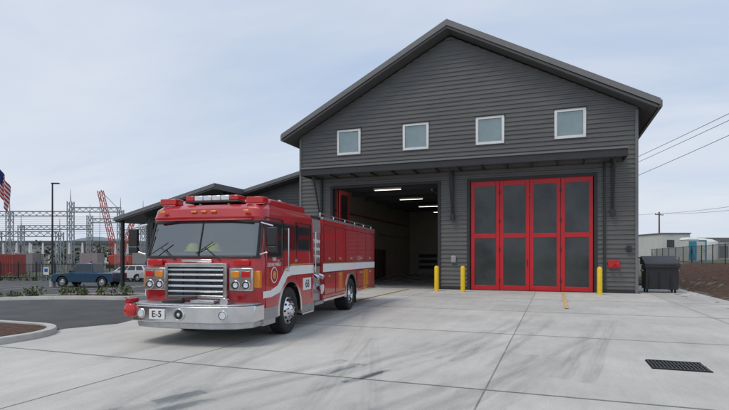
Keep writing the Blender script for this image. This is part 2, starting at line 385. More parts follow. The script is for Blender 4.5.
b=B('rake_trim',ST_)
for s in (-1,1):
    b.prism([(C,RZ+.03),(C+s*(EX+.05),EZ+.005),(C+s*(EX+.05),EZ-.25),(C,RZ-.25)],'y',23.35,23.4,TRIM)
    b.prism([(C,RZ-.255),(C+s*(EX-.02),EZ-.255),(C+s*(EX-.02),EZ-.36),(C,RZ-.37)],'y',23.4,23.457,SOFF)
b.build()
b=B('standing_seams',ST_)
for k in range(39):
    y=23.6+k*.62
    for s in (-1,1):
        b.prism([(C,RZ+.04),(C+s*EX,EZ+.04),(C+s*EX,EZ),(C,RZ)],'y',y,y+.03,ROOFM)
b.build(flat=True)
for w in wins:
    e=empty('gable_window',(w,WY,0)); e.parent=ST_
    b=B('frame',e); y0,y1=-.07,.06
    b.bb(-WW-.04,WW+.04,y0,y1,W0-.05,W0+.07,WFRAME); b.bb(-WW-.04,WW+.04,y0,y1,W1-.07,W1+.04,WFRAME)
    b.bb(-WW-.04,-WW+.07,y0,y1,W0+.07,W1-.07,WFRAME); b.bb(WW-.07,WW+.04,y0,y1,W0+.07,W1-.07,WFRAME)
    b.build(bevel=.008)
    b=B('glass',e); b.bb(-WW+.06,WW-.06,-.01,.01,W0+.06,W1-.06,WGLASS); b.build(flat=True)
    b=B('drip_flashing',e); b.bb(-WW-.07,WW+.07,-.1,-.005,W1+.042,W1+.075,DARK); b.build(flat=True)
b=B('canopy',ST_)
CX0,CX1=-11.95,2.78
b.bb(CX0,CX1,22.9,22.98,5.62,5.98,DARK); b.prism([(22.98,5.9),(24.05,6.05),(24.05,5.75),(22.98,5.65)],'x',CX0+.08,CX1-.08,SOFF)
b.bb(CX0,CX0+.08,22.98,24.06,5.62,5.97,DARK); b.bb(CX1-.08,CX1,22.98,24.06,5.62,5.97,DARK)
b.bb(CX0-.03,CX1+.03,22.86,22.899,5.93,6.01,TRIM)
for i in range(14):
    x=CX0+.5+i*1.05; b.bb(x,x+.06,22.99,24.04,5.56,5.645,DARK)
b.build(bevel=.006)
b=B('canopy_braces',ST_)
for x in (-11.3,-4.48,2.32):
    b.bb(x-.05,x+.05,23.95,24.06,3.3,5.6,DARK)
    b.box((x,23.88,3.42),(.2,.16,.28),DARK)
    v0=Vector((x,23.85,3.55)); v1=Vector((x,23.02,5.6)); b.cyl(v0,v1,.04,DARK)
b.build(bevel=.006)
b=B('door_frames',ST_)
for x0,x1 in ((L0,L1),(R0,R1)):
    b.bb(x0-.13,x0,WY-.07,WY+.25,0,DT+.12,DARK); b.bb(x1,x1+.13,WY-.07,WY+.25,0,DT+.12,DARK); b.bb(x0,x1,WY-.07,WY+.25,DT,DT+.12,DARK)
b.build(bevel=.01)
def leaf(b,x0,x1,y,mf,mg,rot=None):
    t=.03; fw=.16
    def bb(a,c,z0,z1,m,yy=0,tt=t):
        if rot: b.bb(rot-tt+yy,rot+tt+yy,a,c,z0,z1,m)
        else: b.bb(a,c,y-tt+yy,y+tt+yy,z0,z1,m)
    bb(x0,x0+fw,.03,DT-.02,mf); bb(x1-fw,x1,.03,DT-.02,mf)
    for z0,z1 in ((.03,.24),(2.42,2.62),(DT-.24,DT-.02)): bb(x0+fw,x1-fw,z0,z1,mf)
    bb(x0+fw-.01,x1-fw+.01,.23,DT-.23,mg,0,.008)
dr=empty('folding_bay_door'); dr.parent=ST_
b=B('door_leaves',dr); w=(R1-R0-.06)/4
for i in range(4): leaf(b,R0+.03+i*w+.008,R0+.03+(i+1)*w-.008,WY+.04,DRED,DGLASS)
b.bb(R0,R1,WY-.03,WY+.1,DT-.02,DT,DRED)
b.build(bevel=.012)
b=B('door_hardware',dr)
for x in (R0+.03+w,R0+.03+3*w):
    for z in (.5,1.9,3.2,4.5): b.box((x,WY-.005,z),(.07,.03,.14),DARK)
b.box((R0+.03+2*w-.1,WY-.02,1.3),(.03,.05,.3),DARK)
# dark rubber seals between the leaves
for i in range(5): b.bb(R0+.024+i*w,R0+.036+i*w,WY+.02,WY+.06,.03,DT-.03,BLK)
b.build(bevel=.003)
dr=empty('folding_bay_door'); dr.parent=ST_
b=B('door_leaves',dr)
for x in (L0+.1,L0+.22): leaf(b,WY+.3,WY+.3+w,0,DRED,DGLASS,rot=x)
for x in (L1+.22,L1+.34): leaf(b,WY+.35,WY+.35+w,0,DRED,DGLASS,rot=x)
b.build(bevel=.01)
b=B('apparatus_bay_interior',ST_)
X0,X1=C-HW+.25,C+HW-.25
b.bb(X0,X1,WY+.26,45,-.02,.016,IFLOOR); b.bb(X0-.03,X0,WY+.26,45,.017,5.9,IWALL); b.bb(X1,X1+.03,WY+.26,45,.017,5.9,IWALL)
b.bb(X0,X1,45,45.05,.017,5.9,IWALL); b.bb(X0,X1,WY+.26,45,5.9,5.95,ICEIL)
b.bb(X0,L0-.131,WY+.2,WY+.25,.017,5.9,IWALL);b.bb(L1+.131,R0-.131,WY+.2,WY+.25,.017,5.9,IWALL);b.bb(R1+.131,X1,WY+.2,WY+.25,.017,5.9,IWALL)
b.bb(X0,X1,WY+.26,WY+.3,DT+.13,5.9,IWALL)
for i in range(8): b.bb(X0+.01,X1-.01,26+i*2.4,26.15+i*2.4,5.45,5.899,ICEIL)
for i in range(6): b.bb(X0+.01,X0+.5,30+i*1.1,30.9+i*1.1,.1,2.1,mat('locker_%d'%i,(.16,.03,.03) if i%2 else (.1,.1,.11),.5,0,.1,3))
b.bb(X0+3.0,X0+4.2,44.9,44.99,.02,2.3,mat('inner_door',(.12,.12,.13),.5,0,.1,2))
b.bb(X0+.02,X0+.1,36,44,3.2,3.3,GALV); b.bb(-8.6,-8.45,44.85,44.99,.1,5.8,GALV); b.bb(-6,-5.9,26,44.9,5.0,5.1,GALV)
# hose reel, shelving and pipework
b.cyl((X0+.1,28,4.3),(X0+.1,44,4.3),.05,DRED); b.bb(-11.4,-9.6,44.4,44.9,.02,1.9,GALV)
for z in (.5,1.0,1.5): b.bb(-11.3,-9.7,44.35,44.399,z,z+.3,DARK)
for x in (-9.5,-2.5):
    for y in (27,32,37,42): b.bb(x,x+1.6,y,y+.2,5.3,5.4,WFRAME); b.bb(x+.05,x+1.55,y+.05,y+.15,5.28,5.299,BAYGLOW)  # guessed fixtures, each with an added glow strip that lifts the interior
b.build(flat=True)
b=B('fire_department_connection',ST_)
b.box((2.38,24.02,1.24),(.46,.03,.34),DRED)
for dx in (-.11,.11):
    b.cyl((2.38+dx,24.0,1.24),(2.38+dx*1.3,23.82,1.2),.075,CHR); b.cyl((2.38+dx*1.3,23.82,1.2),(2.38+dx*1.35,23.77,1.19),.09,LRED)
b.build(bevel=.006)
b=B('wall_box',ST_); b.box((-4.45,24.0,1.45),(.22,.1,.3),STEEL); b.box((2.95,24.0,1.9),(.18,.1,.25),BPL); b.build(bevel=.01)
b=B('downspout',ST_); b.bb(1.96,2.05,23.97,24.05,.1,5.6,DARK); b.build(bevel=.01)
b=B('wing_roof',ST_)
def wr(x): return 6.18+.235*(x+20.2)
b.prism([(-28.4,wr(-28.4)),(-20.2,wr(-20.2)),(-20.2,wr(-20.2)-.3),(-28.4,wr(-28.4)-.3)],'y',27,46,ROOFM)
b.prism([(-20.2,wr(-20.2)-.001),(-12.85,wr(-12.85)-.001),(-12.85,wr(-12.85)-.3),(-20.2,wr(-20.2)-.299)],'y',30.2,45.8,ROOFM)
b.prism([(-28.5,wr(-28.5)+.04),(-20.15,wr(-20.15)+.04),(-20.15,wr(-20.15)-.2),(-28.5,wr(-28.5)-.2)],'y',26.94,26.999,TRIM)
b.prism([(-20.149,wr(-20.15)+.035),(-12.85,wr(-12.85)+.035),(-12.85,wr(-12.85)-.2),(-20.149,wr(-20.15)-.2)],'y',30.14,30.199,TRIM)
b.bb(-20.2,-20.13,27,30.13,wr(-20.2)-.32,wr(-20.2)+.045,TRIM)
b.build()
b=B('wing_walls',ST_)
def ext1(z):
    x=(z+.32-6.18)/.235-20.2; return (max(-26.8,x),-20.4)
def ext2(z):
    x=(z+.32-6.18)/.235-20.2; return (max(-20.5,x),-12.6)
ribs(b,[(-27,-20.4,[(-1.3,5.8)])],ext1,28.2,SIDING); ribs(b,[(-20.5,-12.6,[(-1.3,7.6)])],ext2,31.2,SIDING)
b.bb(-26.75,-26.6,28.25,45,-1.3,4.3,SIDING); b.bb(-20.5,-20.4,28.2,31.2,-1.3,5.7,SIDING); b.bb(-26.6,-12.7,44.9,45,-1.3,4.3,SIDING)
b.build(recalc=False,flat=True)
b=B('wing_posts',ST_)
for x in (-28,-24.2): b.bb(x-.1,x+.1,27.15,27.35,-1.2,wr(x)-.3,DARK)
b.build(bevel=.01)
b=B('wing_windows',ST_)
for x in (-25.6,-23.6): b.bb(x-.55,x+.55,28.12,28.155,0.4,2.0,DGLASS); b.bb(x-.62,x+.62,28.156,28.2,.32,2.08,WFRAME)
b.build(bevel=.005)
for x in (-4.95,-3.78,1.72):
    e=empty('bollard',(x,22.6,.014)); b=B('post',e)
    b.lathe((0,0,0),[(.1,0),(.1,1.06),(.09,1.1),(.06,1.13),(0.001,1.145)],YEL,20,'z'); b.build()
    b=B('base_collar',e); b.cyl((0,0,0),(0,0,.015),.15,CONC2,n=20); b.build()
# ---------------- fire engine
FE=empty('fire_engine',(-6.18,8.96,.014),math.radians(-83.1))
XR=-1.45
def outline(xf,hw,r,b_=.07,xr=XR,na=6,nf=8):
    pts=[(xr,-hw)]
    cx=xf-b_-r
    for i in range(na+1):
        a=math.radians(-90+90*i/na); pts.append((cx+r*math.cos(a),-(hw-r)+r*math.sin(a)))
    for i in range(1,nf):
        y=-(hw-r)+2*(hw-r)*i/nf; pts.append((xf-b_*(y/(hw-r))**2,y))
    for i in range(na+1):
        a=math.radians(0+90*i/na); pts.append((cx+r*math.cos(a),(hw-r)+r*math.sin(a)))
    pts.append((xr,hw)); return pts
LV=[(.50,1.36,1.2,.2),(.80,1.42,1.2,.2),(1.40,1.43,1.2,.22),(1.52,1.40,1.2,.22),(2.20,1.22,1.17,.24),(2.27,1.24,1.17,.24),(2.42,1.19,1.155,.26),(2.50,1.08,1.10,.26),(2.53,.9,1.0,.26)]
O=[outline(l[1],l[2],l[3]) for l in LV]; N=len(O[0])
wsr=[i for i in range(N-1) if 1+3<=i<=N-3-3]
b=B('cab_shell',FE)
for k in range(len(LV)-1):
    for i in range(N):
        j=(i+1)%N
        b.add([(*O[k][i],LV[k][0]),(*O[k][j],LV[k][0]),(*O[k+1][j],LV[k+1][0]),(*O[k+1][i],LV[k+1][0])],[(0,1,2,3)],BPL if (k==3 and i in wsr) else RED)
b.add([(*p,LV[0][0]) for p in O[0]],[tuple(range(N))],BPL); b.add([(*p,LV[-1][0]) for p in O[-1]],[tuple(range(N))],RED)
b.mid(BPL); cab=b.build()
cb=B('cutter'); cb.m=list(b.m)
cb.cyl((0,.72,.47),(0,1.5,.47),.58,BPL,n=40); cb.cyl((0,-1.5,.47),(0,-.72,.47),.58,BPL,n=40)
c=cb.build(); c.parent=FE; bpy.context.view_layer.update(); cut(cab,c)
cb=B('cutter'); cb.m=list(b.m)
Oa=outline(1.60,1.08,.2,xr=-1.2)
cb.add([(*p,1.56) for p in Oa]+[(*p,2.16) for p in outline(1.45,1.06,.2,xr=-1.2)],[tuple(range(N))[::-1],tuple(range(N,2*N))]+[(i,(i+1)%N,(i+1)%N+N,i+N) for i in range(N)],BPL)
c=cb.build(flat=True); c.parent=FE; bpy.context.view_layer.update(); cut(cab,c)
b=B('windscreen',FE)
G0=outline(1.405,1.2,.22); G1=outline(1.205,1.172,.24)
for i in wsr: b.add([(*G0[i],1.50),(*G0[i+1],1.50),(*G1[i+1],2.2),(*G1[i],2.2)],[(0,1,2,3)],WSG)
b.build(recalc=True,ang=60)
b=B('windscreen_seal',FE)
for i in wsr:
    b.cyl((G0[i][0]+.004,G0[i][1],1.53),(G0[i+1][0]+.004,G0[i+1][1],1.53),.016,BPL,n=6); b.cyl((G1[i][0]+.004,G1[i][1],2.19),(G1[i+1][0]+.004,G1[i+1][1],2.19),.016,BPL,n=6)
for i in (wsr[0],wsr[-1]+1,):
    b.cyl((*G0[i],1.52),(*G1[i],2.2),.02,BPL,n=6)
b.cyl((1.41,0,1.52),(1.21,0,2.2),.014,BPL,n=6)
for y in (-.45,.45):
    b.cyl((1.43,y,1.47),(1.375,y-.32,1.70),.009,BPL,n=6); b.cyl((1.40,y-.5,1.60),(1.36,y-.18,1.80),.01,BPL,n=6)
b.build()
b=B('cab_seats',FE)
b.bb(.85,1.2,-1.02,1.02,1.565,1.62,SEAT)
for y in (-.65,.65): b.box((.1,y,1.8),(.14,.5,.46),SEAT); b.box((.1,y,2.05),(.1,.28,.1),SEAT)
b.lathe((.85,.62,1.75),[(.17,-.015),(.2,0),(.17,.015)],BPL,20,'x')
b.box((.95,0,1.68),(.25,.35,.1),SEAT)
b.build(bevel=.02)
b=B('helmets',FE)
for (x,y,mm) in ((1.1,.14,HELM),(1.08,-.3,HELM)):
    b.lathe((x,y,1.64),[(.17,0),(.165,.015),(.125,.03),(.12,.08),(.09,.13),(.05,.16),(.001,.165)],mm,20,'z')
b.build()
b=B('raised_roof',FE); b.prism([(.75,2.5),(.45,2.66),(-1.42,2.68),(-1.42,2.5)],'y',-1.0,1.0,RED); b.build(bevel=.04,seg=3)
b=B('light_bar',FE)
b.bb(.62,.95,-.56,.56,2.56,2.60,BPL)
for i in range(6): b.bb(.63,.94,-.55+i*.184,-.55+i*.184+.176,2.601,2.70,(CLEAR if i in(1,2,3,4) else LRED))
for y in (-.9,.9): b.box((.86,y,2.59),(.26,.34,.12),LRED); b.box((.86,y,2.525),(.24,.3,.03),CHR)
for y in (-.3,.3): b.bb(.7,.85,y-.03,y+.03,2.51,2.57,STEEL)
b.build(bevel=.018)
b=B('marker_lights',FE)
for y in (-.85,-.2,0,.2,.85): b.box((1.215,y,2.37),(.05,.11,.04),AMB)
b.bb(1.2,1.27,-.98,.98,2.2,2.225,RED)
b.build(bevel=.01)
b=B('grille',FE)
b.bb(1.425,1.45,-.56,.56,.82,1.4,BPL)
for (y0,y1,z0,z1) in ((-.61,-.55,.8,1.42),(.55,.61,.8,1.42),(-.55,.55,1.36,1.42),(-.55,.55,.8,.85)): b.bb(1.40,1.50,y0,y1,z0,z1,CHR)
for z in (.92,1.02,1.12,1.22,1.31): b.prism([(1.45,z-.024),(1.485,z-.02),(1.505,z),(1.485,z+.02),(1.45,z+.024)],'y',-.548,.548,CHR)
for y in (-.28,0,.28): b.bb(1.452,1.47,y-.008,y+.008,.85,1.36,BPL)
b.bb(1.435,1.46,-.3,.3,1.445,1.49,CHR)
b.build(bevel=.006)
b=B('headlights',FE)
for s in (-1,1):
    y0=s*.86
    b.box((1.375,y0,1.14),(.15,.44,.40),CHR)
    for dy in (-.1,.1):
        b.lathe((1.45,y0+dy,1.04),[(.085,0),(.085,.012),(.075,.014),(.045,-.004+.012),(.001,.004)],[CHR,CHR,BPL,CLEAR],20,'x')
        b.box((1.455,y0+dy,1.23),(.03,.16,.11),LRED if dy*s>0 else AMB)
    b.box((1.3,s*1.12,1.14),(.1,.1,.3),AMB)
b.build(bevel=.012)
b=B('front_emblem',FE)
for s in (-1,1): b.box((1.425,s*.86,1.44),(.04,.3,.1),LRED)
b.build(bevel=.012)
b=B('front_bumper',FE)
pl=[(1.25,-1.22),(1.62,-1.22),(1.86,-1.0),(1.97,-.6),(1.99,0),(1.97,.6),(1.86,1.0),(1.62,1.22),(1.25,1.22)]
b.prism(pl,'z',.42,.70,CHR)
b.prism([(x*.985,y*.96) for x,y in pl],'z',.701,.73,TREAD)
b.prism([(x-.08,y*.94) for x,y in pl],'z',.31,.419,STEEL)
b.build(bevel=.02)
b=B('bumper_fittings',FE)
b.lathe((1.985,.0,.56),[(.11,0),(.11,.03),(.095,.045),(.08,.02),(.03,.03),(.001,.05)],[CHR,CHR,STEEL,BPL,CHR],24,'x')
b.box((1.995,-.42,.56),(.02,.3,.17),WHT)
for s in (-1,1):
    b.lathe((1.90,s*.78,.56),[(.085,0),(.085,.04),(.07,.055),(.06,.045),(.001,.05)],[CHR,CHR,BPL,CLEAR],20,'x')
b.lathe((1.78,-1.06,.60),[(.001,-.1),(.1,-.1),(.12,0),(.12,.1),(.08,.13),(.001,.14)],LRED,20,'x')
b.cyl((1.6,-1.12,.76),(1.85,-1.12,.76),.05,RED)
b.cyl((1.55,.75,.77),(1.85,.75,.77),.05,CHR,r2=.075)
b.cyl((1.7,-.5,.74),(1.7,-.1,.78),.05,BPL); b.box((1.65,.3,.76),(.25,.45,.05),STEEL)
b.build(bevel=.006)
text('unit_plate_text',FE,'E-5',.15,(2.008,-.42,.56),(math.pi/2,0,math.pi/2),BPL)
for s in (-1,1):
    tag='left' if s>0 else 'right'
    Y=lambda d: s*(1.2+d)
    b=B('cab_side_trim_'+tag,FE)
    def pan(x0,x1,z0,z1,d0,d1,m): b.bb(x0,x1,Y(d0),Y(d1),z0,z1,m)
    for (x0,x1,z0,z1) in ((1.05,.42,1.55,2.16),(.28,-.28,1.70,2.16),(-.48,-1.15,1.70,2.16)):
        pan(x1-.035,x0+.035,z0-.035,z1+.035,-.04,.004,BPL); pan(x1,x0,z0,z1,.004,.009,TINT)
    for x in (1.16,.35,-.38,-1.28): pan(x-.006,x+.006,.62 if abs(x)>.6 else 1.07,2.25,-.02,.003,BPL)
    pan(.35,1.16,2.25,2.262,-.02,.003,BPL); pan(-1.28,-.38,2.25,2.262,-.02,.003,BPL)
    for x in (.45,-.48): pan(x-.02,x+.14,1.43,1.49,0,.03,CHR)
    for x in (.25,-1.38): 
        b.cyl((x,Y(.07),1.2 if x<0 else 1.25),(x,Y(.07),2.1),.016,CHR)
        for z in (1.27,2.08): b.cyl((x,Y(0),z),(x,Y(.07),z),.013,CHR)
    pan(.62,1.30,.40,.62,-.3,.01,TREAD); pan(-1.45,-.62,.34,.50,-.3,.01,TREAD); pan(-1.4,-.66,.30,.335,-.2,.02,CHR)
    pan(.68,1.2,.30,.395,-.25,-.02,STEEL)
    b.prism([(-1.44,1.17),(-1.44,1.36),(-.1,1.36),(.25,1.30),(.62,1.0),(.95,.92),(1.25,.92),(1.25,.80),(.9,.80),(.52,.86),(.14,1.14),(-.1,1.17)],'y',Y(-.01),Y(.0035),WHT)
    b.prism([(-1.44,1.375),(-1.44,1.395),(-.1,1.395),(.28,1.33),(.28,1.31),(-.1,1.375)],'y',Y(-.01),Y(.0035),GOLD)
    b.build(bevel=0)
    b=B('wheel_arch_trim_'+tag,FE)
    for cx in (0,-4.75):
        n=20; vs=[];fs=[]
        for i in range(n+1):
            a=math.radians(-5+190*i/n)
            for (r,d) in ((.565,-.03),(.565,.02),(.64,.02),(.64,-.03)): vs.append((cx+r*math.cos(a),Y(d),.47+r*math.sin(a)))
        for i in range(n):
            for k in range(4): fs.append((i*4+k,i*4+(k+1)%4,(i+1)*4+(k+1)%4,(i+1)*4+k))
        b.add(vs,fs,CHR)
    b.build()
    b=B('door_seal_'+tag,FE)
    b.cyl((.78,Y(-.01),1.2),(.78,Y(.004),1.2),.15,WHT,n=24); b.cyl((.78,Y(0),1.2),(.78,Y(.006),1.2),.13,RED,n=24); b.cyl((.78,Y(0),1.2),(.78,Y(.008),1.2),.075,GOLD,n=24)
    b.build()
    rz=math.pi if s>0 else 0
    text('door_lettering_'+tag,FE,'FIRE\nDEPARTMENT',.1,(.78,Y(.006),1.44),(math.pi/2,0,rz),WHT,.002)
    b=B('number_plate_'+tag,FE); b.bb(-1.24,-.74,Y(0),Y(.012),.82,1.08,WHT); b.build()
    text('number_text_'+tag,FE,'68',.25,(-.99,Y(.014),.945),(math.pi/2,0,rz),BPL,.003)
    b=B('mirror_'+tag,FE)
    b.cyl((1.25,Y(-.05),2.15),(1.32,Y(.22),2.08),.016,CHR); b.cyl((1.3,Y(-.05),1.58),(1.32,Y(.22),1.66),.016,CHR)
    b.box((1.32,Y(.2),1.90),(.08,.18,.32),BPL); b.box((1.32,Y(.2),1.67),(.08,.18,.11),BPL)
    b.build(bevel=.02)
b=B('pump_panel',FE)
b.bb(-2.1,-1.5,-1.14,1.14,.5,2.42,STEEL)
b.bb(-2.1,-1.5,-1.1,1.1,2.421,2.5,BPL)
for s in (-1,1):
    for i,(x,z,r) in enumerate([(-1.65,1.9,.06),(-1.82,1.9,.06),(-1.97,1.9,.045),(-1.65,1.72,.045),(-1.8,1.72,.045),(-1.95,1.72,.045),(-1.65,1.55,.04),(-1.8,1.55,.04),(-1.95,1.55,.04)]):
        b.cyl((x,s*1.14,z),(x,s*1.165,z),r,CHR,n=14); b.cyl((x,s*1.165,z),(x,s*1.169,z),r*.8,WHT,n=14)
    b.cyl((-1.8,s*1.14,.8),(-1.8,s*1.3,.78),.12,CHR,n=20)
    b.cyl((-1.63,s*1.14,1.1),(-1.63,s*1.26,1.05),.06,CHR); b.cyl((-1.97,s*1.14,1.1),(-1.97,s*1.26,1.05),.06,CHR)
    for x in (-1.6,-1.72,-1.84,-1.96): b.box((x,s*1.16,1.35),(.05,.05,.07),BPL)
    b.bb(-2.1,-1.5,s*1.141,s*1.15,2.1,2.4,TREAD)
    b.bb(-2.12,-1.48,s*.9,s*1.22,.42,.495,TREAD)
b.bb(-1.49,-1.455,-1.1,1.1,.5,2.4,BPL)
b.build(bevel=.005)
b=B('body_shell',FE); b.mid(RED)
b.bb(-7.9,-2.13,-1.2,1.2,.52,2.44,RED); b.mid(BPL); body=b.build()
cb=B('cutter'); cb.m=list(b.m)
cb.cyl((-4.75,.6,.47),(-4.75,1.5,.47),.58,BPL,n=40); cb.cyl((-4.75,-1.5,.47),(-4.75,-.6,.47),.58,BPL,n=40)
c=cb.build(); c.parent=FE; bpy.context.view_layer.update(); cut(body,c)
b=B('body_fittings',FE)
for s in (-1,1):
    Y=lambda d: s*(1.2+d)
    for (x0,x1,z0,z1) in ((-2.2,-3.1,.62,2.3),(-3.16,-4.08,.62,2.3),(-4.14,-5.36,1.42,2.3),(-5.42,-6.5,.62,2.3),(-6.56,-7.82,.62,2.3)):
        for (za,zb) in ((z0,1.14),(1.42,z1)) if z0<1 else ((z0,z1),):
            b.bb(x1,x0,Y(0),Y(.022),za,zb,RED)
            b.bb(x1-.02,x0+.02,Y(0),Y(.005),za-.02,zb+.02,BPL)
            b.box(((x0+x1)/2,Y(.03),za+.08 if za>1.3 else zb-.08),(.14,.025,.05),CHR)
    b.bb(-7.9,-2.13,Y(0),Y(.008),1.17,1.37,WHT); b.bb(-7.9,-2.13,Y(0),Y(.0085),1.385,1.395,GOLD)
    b.bb(-7.95,-5.4,Y(-.02),Y(.035),.46,.52,CHR); b.bb(-4.1,-2.13,Y(-.02),Y(.035),.46,.52,CHR)
    b.bb(-7.9,-2.13,Y(-.06),Y(.01),2.441,2.50,STEEL)
    for x in (-2.3,-5.0,-7.7):
        b.box((x,Y(.02),2.385),(.2,.04,.08),LRED)
    b.cyl((-2.2,Y(-.1),2.6),(-7.8,Y(-.1),2.6),.018,CHR)
    for k in range(6): b.cyl((-2.2-k*1.12,Y(-.1),2.5),(-2.2-k*1.12,Y(-.1),2.6),.014,CHR,n=8)
b.bb(-7.8,-2.2,-1.0,1.0,2.44,2.53,BPL)
b.bb(-8.3,-7.95,-1.2,1.2,.44,.52,TREAD)
for k,y in enumerate((-.95,-.6)): b.bb(-7.6,-2.6,y-.02,y+.02,2.56,2.64,STEEL)
for k in range(16): b.cyl((-2.8-k*.3,-.95,2.6),(-2.8-k*.3,-.6,2.6),.015,STEEL,n=6)
b.box((-2.5,.2,2.66),(.35,.5,.2),STEEL); b.cyl((-2.35,.2,2.75),(-1.8,.2,2.86),.05,STEEL)
b.build(bevel=.008)
b=B('chassis',FE)
for y in (-.45,.45): b.bb(-7.8,1.3,y-.05,y+.05,.45,.7,BPL)
b.cyl((0,-1,.47),(0,1,.47),.07,BPL); b.cyl((-4.75,-1,.47),(-4.75,1,.47),.09,BPL); b.lathe((-4.75,0,.47),[(.001,-.25),(.2,-.15),(.22,0),(.2,.15),(.001,.25)],BPL)
b.bb(-.9,.9,-.4,.4,.35,.6,BPL); b.bb(-4,-2,-.8,.8,.35,.6,BPL); b.bb(-7.5,-5.5,-1.0,1.0,.4,.6,BPL); b.bb(.65,1.3,-1.0,1.0,.35,.52,BPL)
b.build(bevel=.02)
def wheel(name,parent,c,r,w,s,rim=CHR,dish=.03,n=32):
    b=B(name,parent)
    P=[(r*.30,-w*.3),(r*.62,-w*.46),(r*.9,-w*.5),(r*.97,-w*.44),(r,-w*.36),(r,w*.36),(r*.97,w*.44),(r*.9,w*.5),(r*.66,w*.47),(r*.60,w*.40),(r*.57,w*.44),(r*.55,w*.32),(r*.40,w*(.32+dish*6)),(r*.26,w*(.34+dish*7)),(r*.22,w*(.42+dish*9)),(r*.12,w*(.48+dish*9)),(.001,w*(.48+dish*9))]
    ms=[BLK]*9+[rim]*7
    if s<0: P=[(a,-t) for a,t in P]
    b.lathe(c,P,ms,n)
    for i in range(10):
        a=2*math.pi*i/10; t=s*w*(.34+dish*3)
        p=Vector(c)+Vector((math.cos(a)*r*.475,t,math.sin(a)*r*.475)); b.cyl(p-Vector((0,.01,0)),p+Vector((0,s*.022,0)),r*.045,BPL,n=10)
        p=Vector(c)+Vector((math.cos(a+.3)*r*.31,s*w*(.34+dish*7),math.sin(a+.3)*r*.31)); b.cyl(p,p+Vector((0,s*.03,0)),r*.03,rim,n=6)
    for i in range(36):
        a=2*math.pi*i/36
        b.box(Vector(c)+Vector((math.cos(a)*r*1.0,0,math.sin(a)*r*1.0)),(.012*r/.45,w*.7,.03),BLK,rot=(0,-a,0))
    return b.build(ang=40)
for s in (-1,1):
    wheel('front_wheel',FE,(0,s*1.05,.465),.465,.3,s); wheel('rear_wheel',FE,(-4.75,s*1.0,.465),.465,.4,s,dish=.0)
    b=B('mud_flap',FE); b.bb(-5.42,-5.39,s*.72,s*1.18,.15,.7,BPL); b.build()
# ---------------- cars
def car(name,loc,rz,paint,kind):
    e=empty(name,loc,rz)
    if kind=='pickup':
        prof=[(-2.8,.5),(-2.8,1.18),(-.62,1.2),(-.5,1.2),(.95,1.22),(1.15,1.2),(2.5,1.1),(2.72,.9),(2.76,.5),(2.4,.42),(-2.6,.42)]
        gh=[(-.9,1.18,.82),(1.32,1.18,.82),(.62,1.96,.68),(-.75,1.98,.68)]; wx=(1.75,-1.75); r=.42
    else:
        prof=[(-2.3,.45),(-2.36,.95),(-2.25,1.08),(1.0,1.04),(2.0,.92),(2.28,.75),(2.3,.42),(-2.1,.36)]
        gh=[(-2.22,1.05,.8),(1.25,1.03,.8),(.45,1.62,.62),(-1.75,1.66,.62)]; wx=(1.42,-1.4); r=.36
    b=B('body',e); b.mid(paint); b.prism(prof,'y',-.95,.95,paint); b.mid(BPL); ob=b.build(bevel=0)
    cb=B('cutter'); cb.m=list(b.m)
    for x in wx: cb.cyl((x,.6,r),(x,1.2,r),r*1.2,BPL,n=28); cb.cyl((x,-1.2,r),(x,-.6,r),r*1.2,BPL,n=28)
    if kind=='pickup': cb.bb(-2.68,-1.0,-.8,.8,.75,1.4,BPL)
    c=cb.build(); c.parent=e; bpy.context.view_layer.update(); cut(ob,c)
    md=ob.modifiers.new('b','BEVEL'); md.width=.05; md.segments=3; md.limit_method='ANGLE'; md.angle_limit=math.radians(50)
    b=B('cabin',e); vs=[]
    for s in (-1,1): vs+=[(x,s*w,z) for x,z,w in gh]
    b.add(vs,[(0,1,2,3),(4,7,6,5),(0,4,5,1),(1,5,6,2),(2,6,7,3),(3,7,4,0)],paint); b.build(bevel=.05,seg=3)
    b=B('windows',e)
    for s in (-1,1):
        def P(u,v):
            a=Vector((gh[0][0]*(1-u)+gh[1][0]*u,s*gh[0][2],gh[0][1])); c=Vector((gh[3][0]*(1-u)+gh[2][0]*u,s*gh[3][2],(gh[3][1])*(1-u)+gh[2][1]*u))
            p=a.lerp(c,v); p.y+=s*.008; return p
        for u0,u1 in ((.07,.46),(.5,.92)) if kind=='pickup' else ((.06,.3),(.33,.6),(.63,.93)):
            b.add([P(u0,.15),P(u1,.15),P(u1,.88),P(u0,.88)],[(0,1,2,3)],TINT)
    for (i,j) in ((1,2),(0,3)):
        a=Vector((gh[i][0],0,gh[i][1])); c=Vector((gh[j][0],0,gh[j][1])); o=.01 if i==1 else -.01
        p0=a.lerp(c,.12); p1=a.lerp(c,.9)
        b.add([(p0.x+o,-.7,p0.z),(p0.x+o,.7,p0.z),(p1.x+o,.58,p1.z),(p1.x+o,-.58,p1.z)],[(0,1,2,3)],TINT)
    b.build(recalc=False,flat=True)
    b=B('lights_and_bumpers',e); fx=max(p[0] for p in prof); bx=min(p[0] for p in prof)
    b.box((fx-.02,0,.55),(.16,1.8,.2),BPL if kind!='pickup' else CHR); b.box((bx+.02,0,.6),(.16,1.8,.2),BPL)
    for s in (-1,1): b.box((fx-.08,s*.72,.86),(.12,.32,.16),CLEAR); b.box((bx+.03,s*.84,.92),(.1,.14,.3),LRED); b.box((.95,s*1.02,1.3),(.1,.16,.14),BPL); b.box((.1,s*.955,.95),(.2,.02,.03),BPL)
    b.box((fx-.05,0,.8),(.08,1.0,.18),BPL)
    b.build(bevel=.02)
    for x in wx:
        for s in (-1,1): wheel('wheel',e,(x,s*.84,r),r,.24,s,STEEL,.0,24)
    return e
def put(lat,dep,dz=.01): x,y=site(lat,dep); return (x,y,g(x,y)+dz)
T=math.radians(20.4)
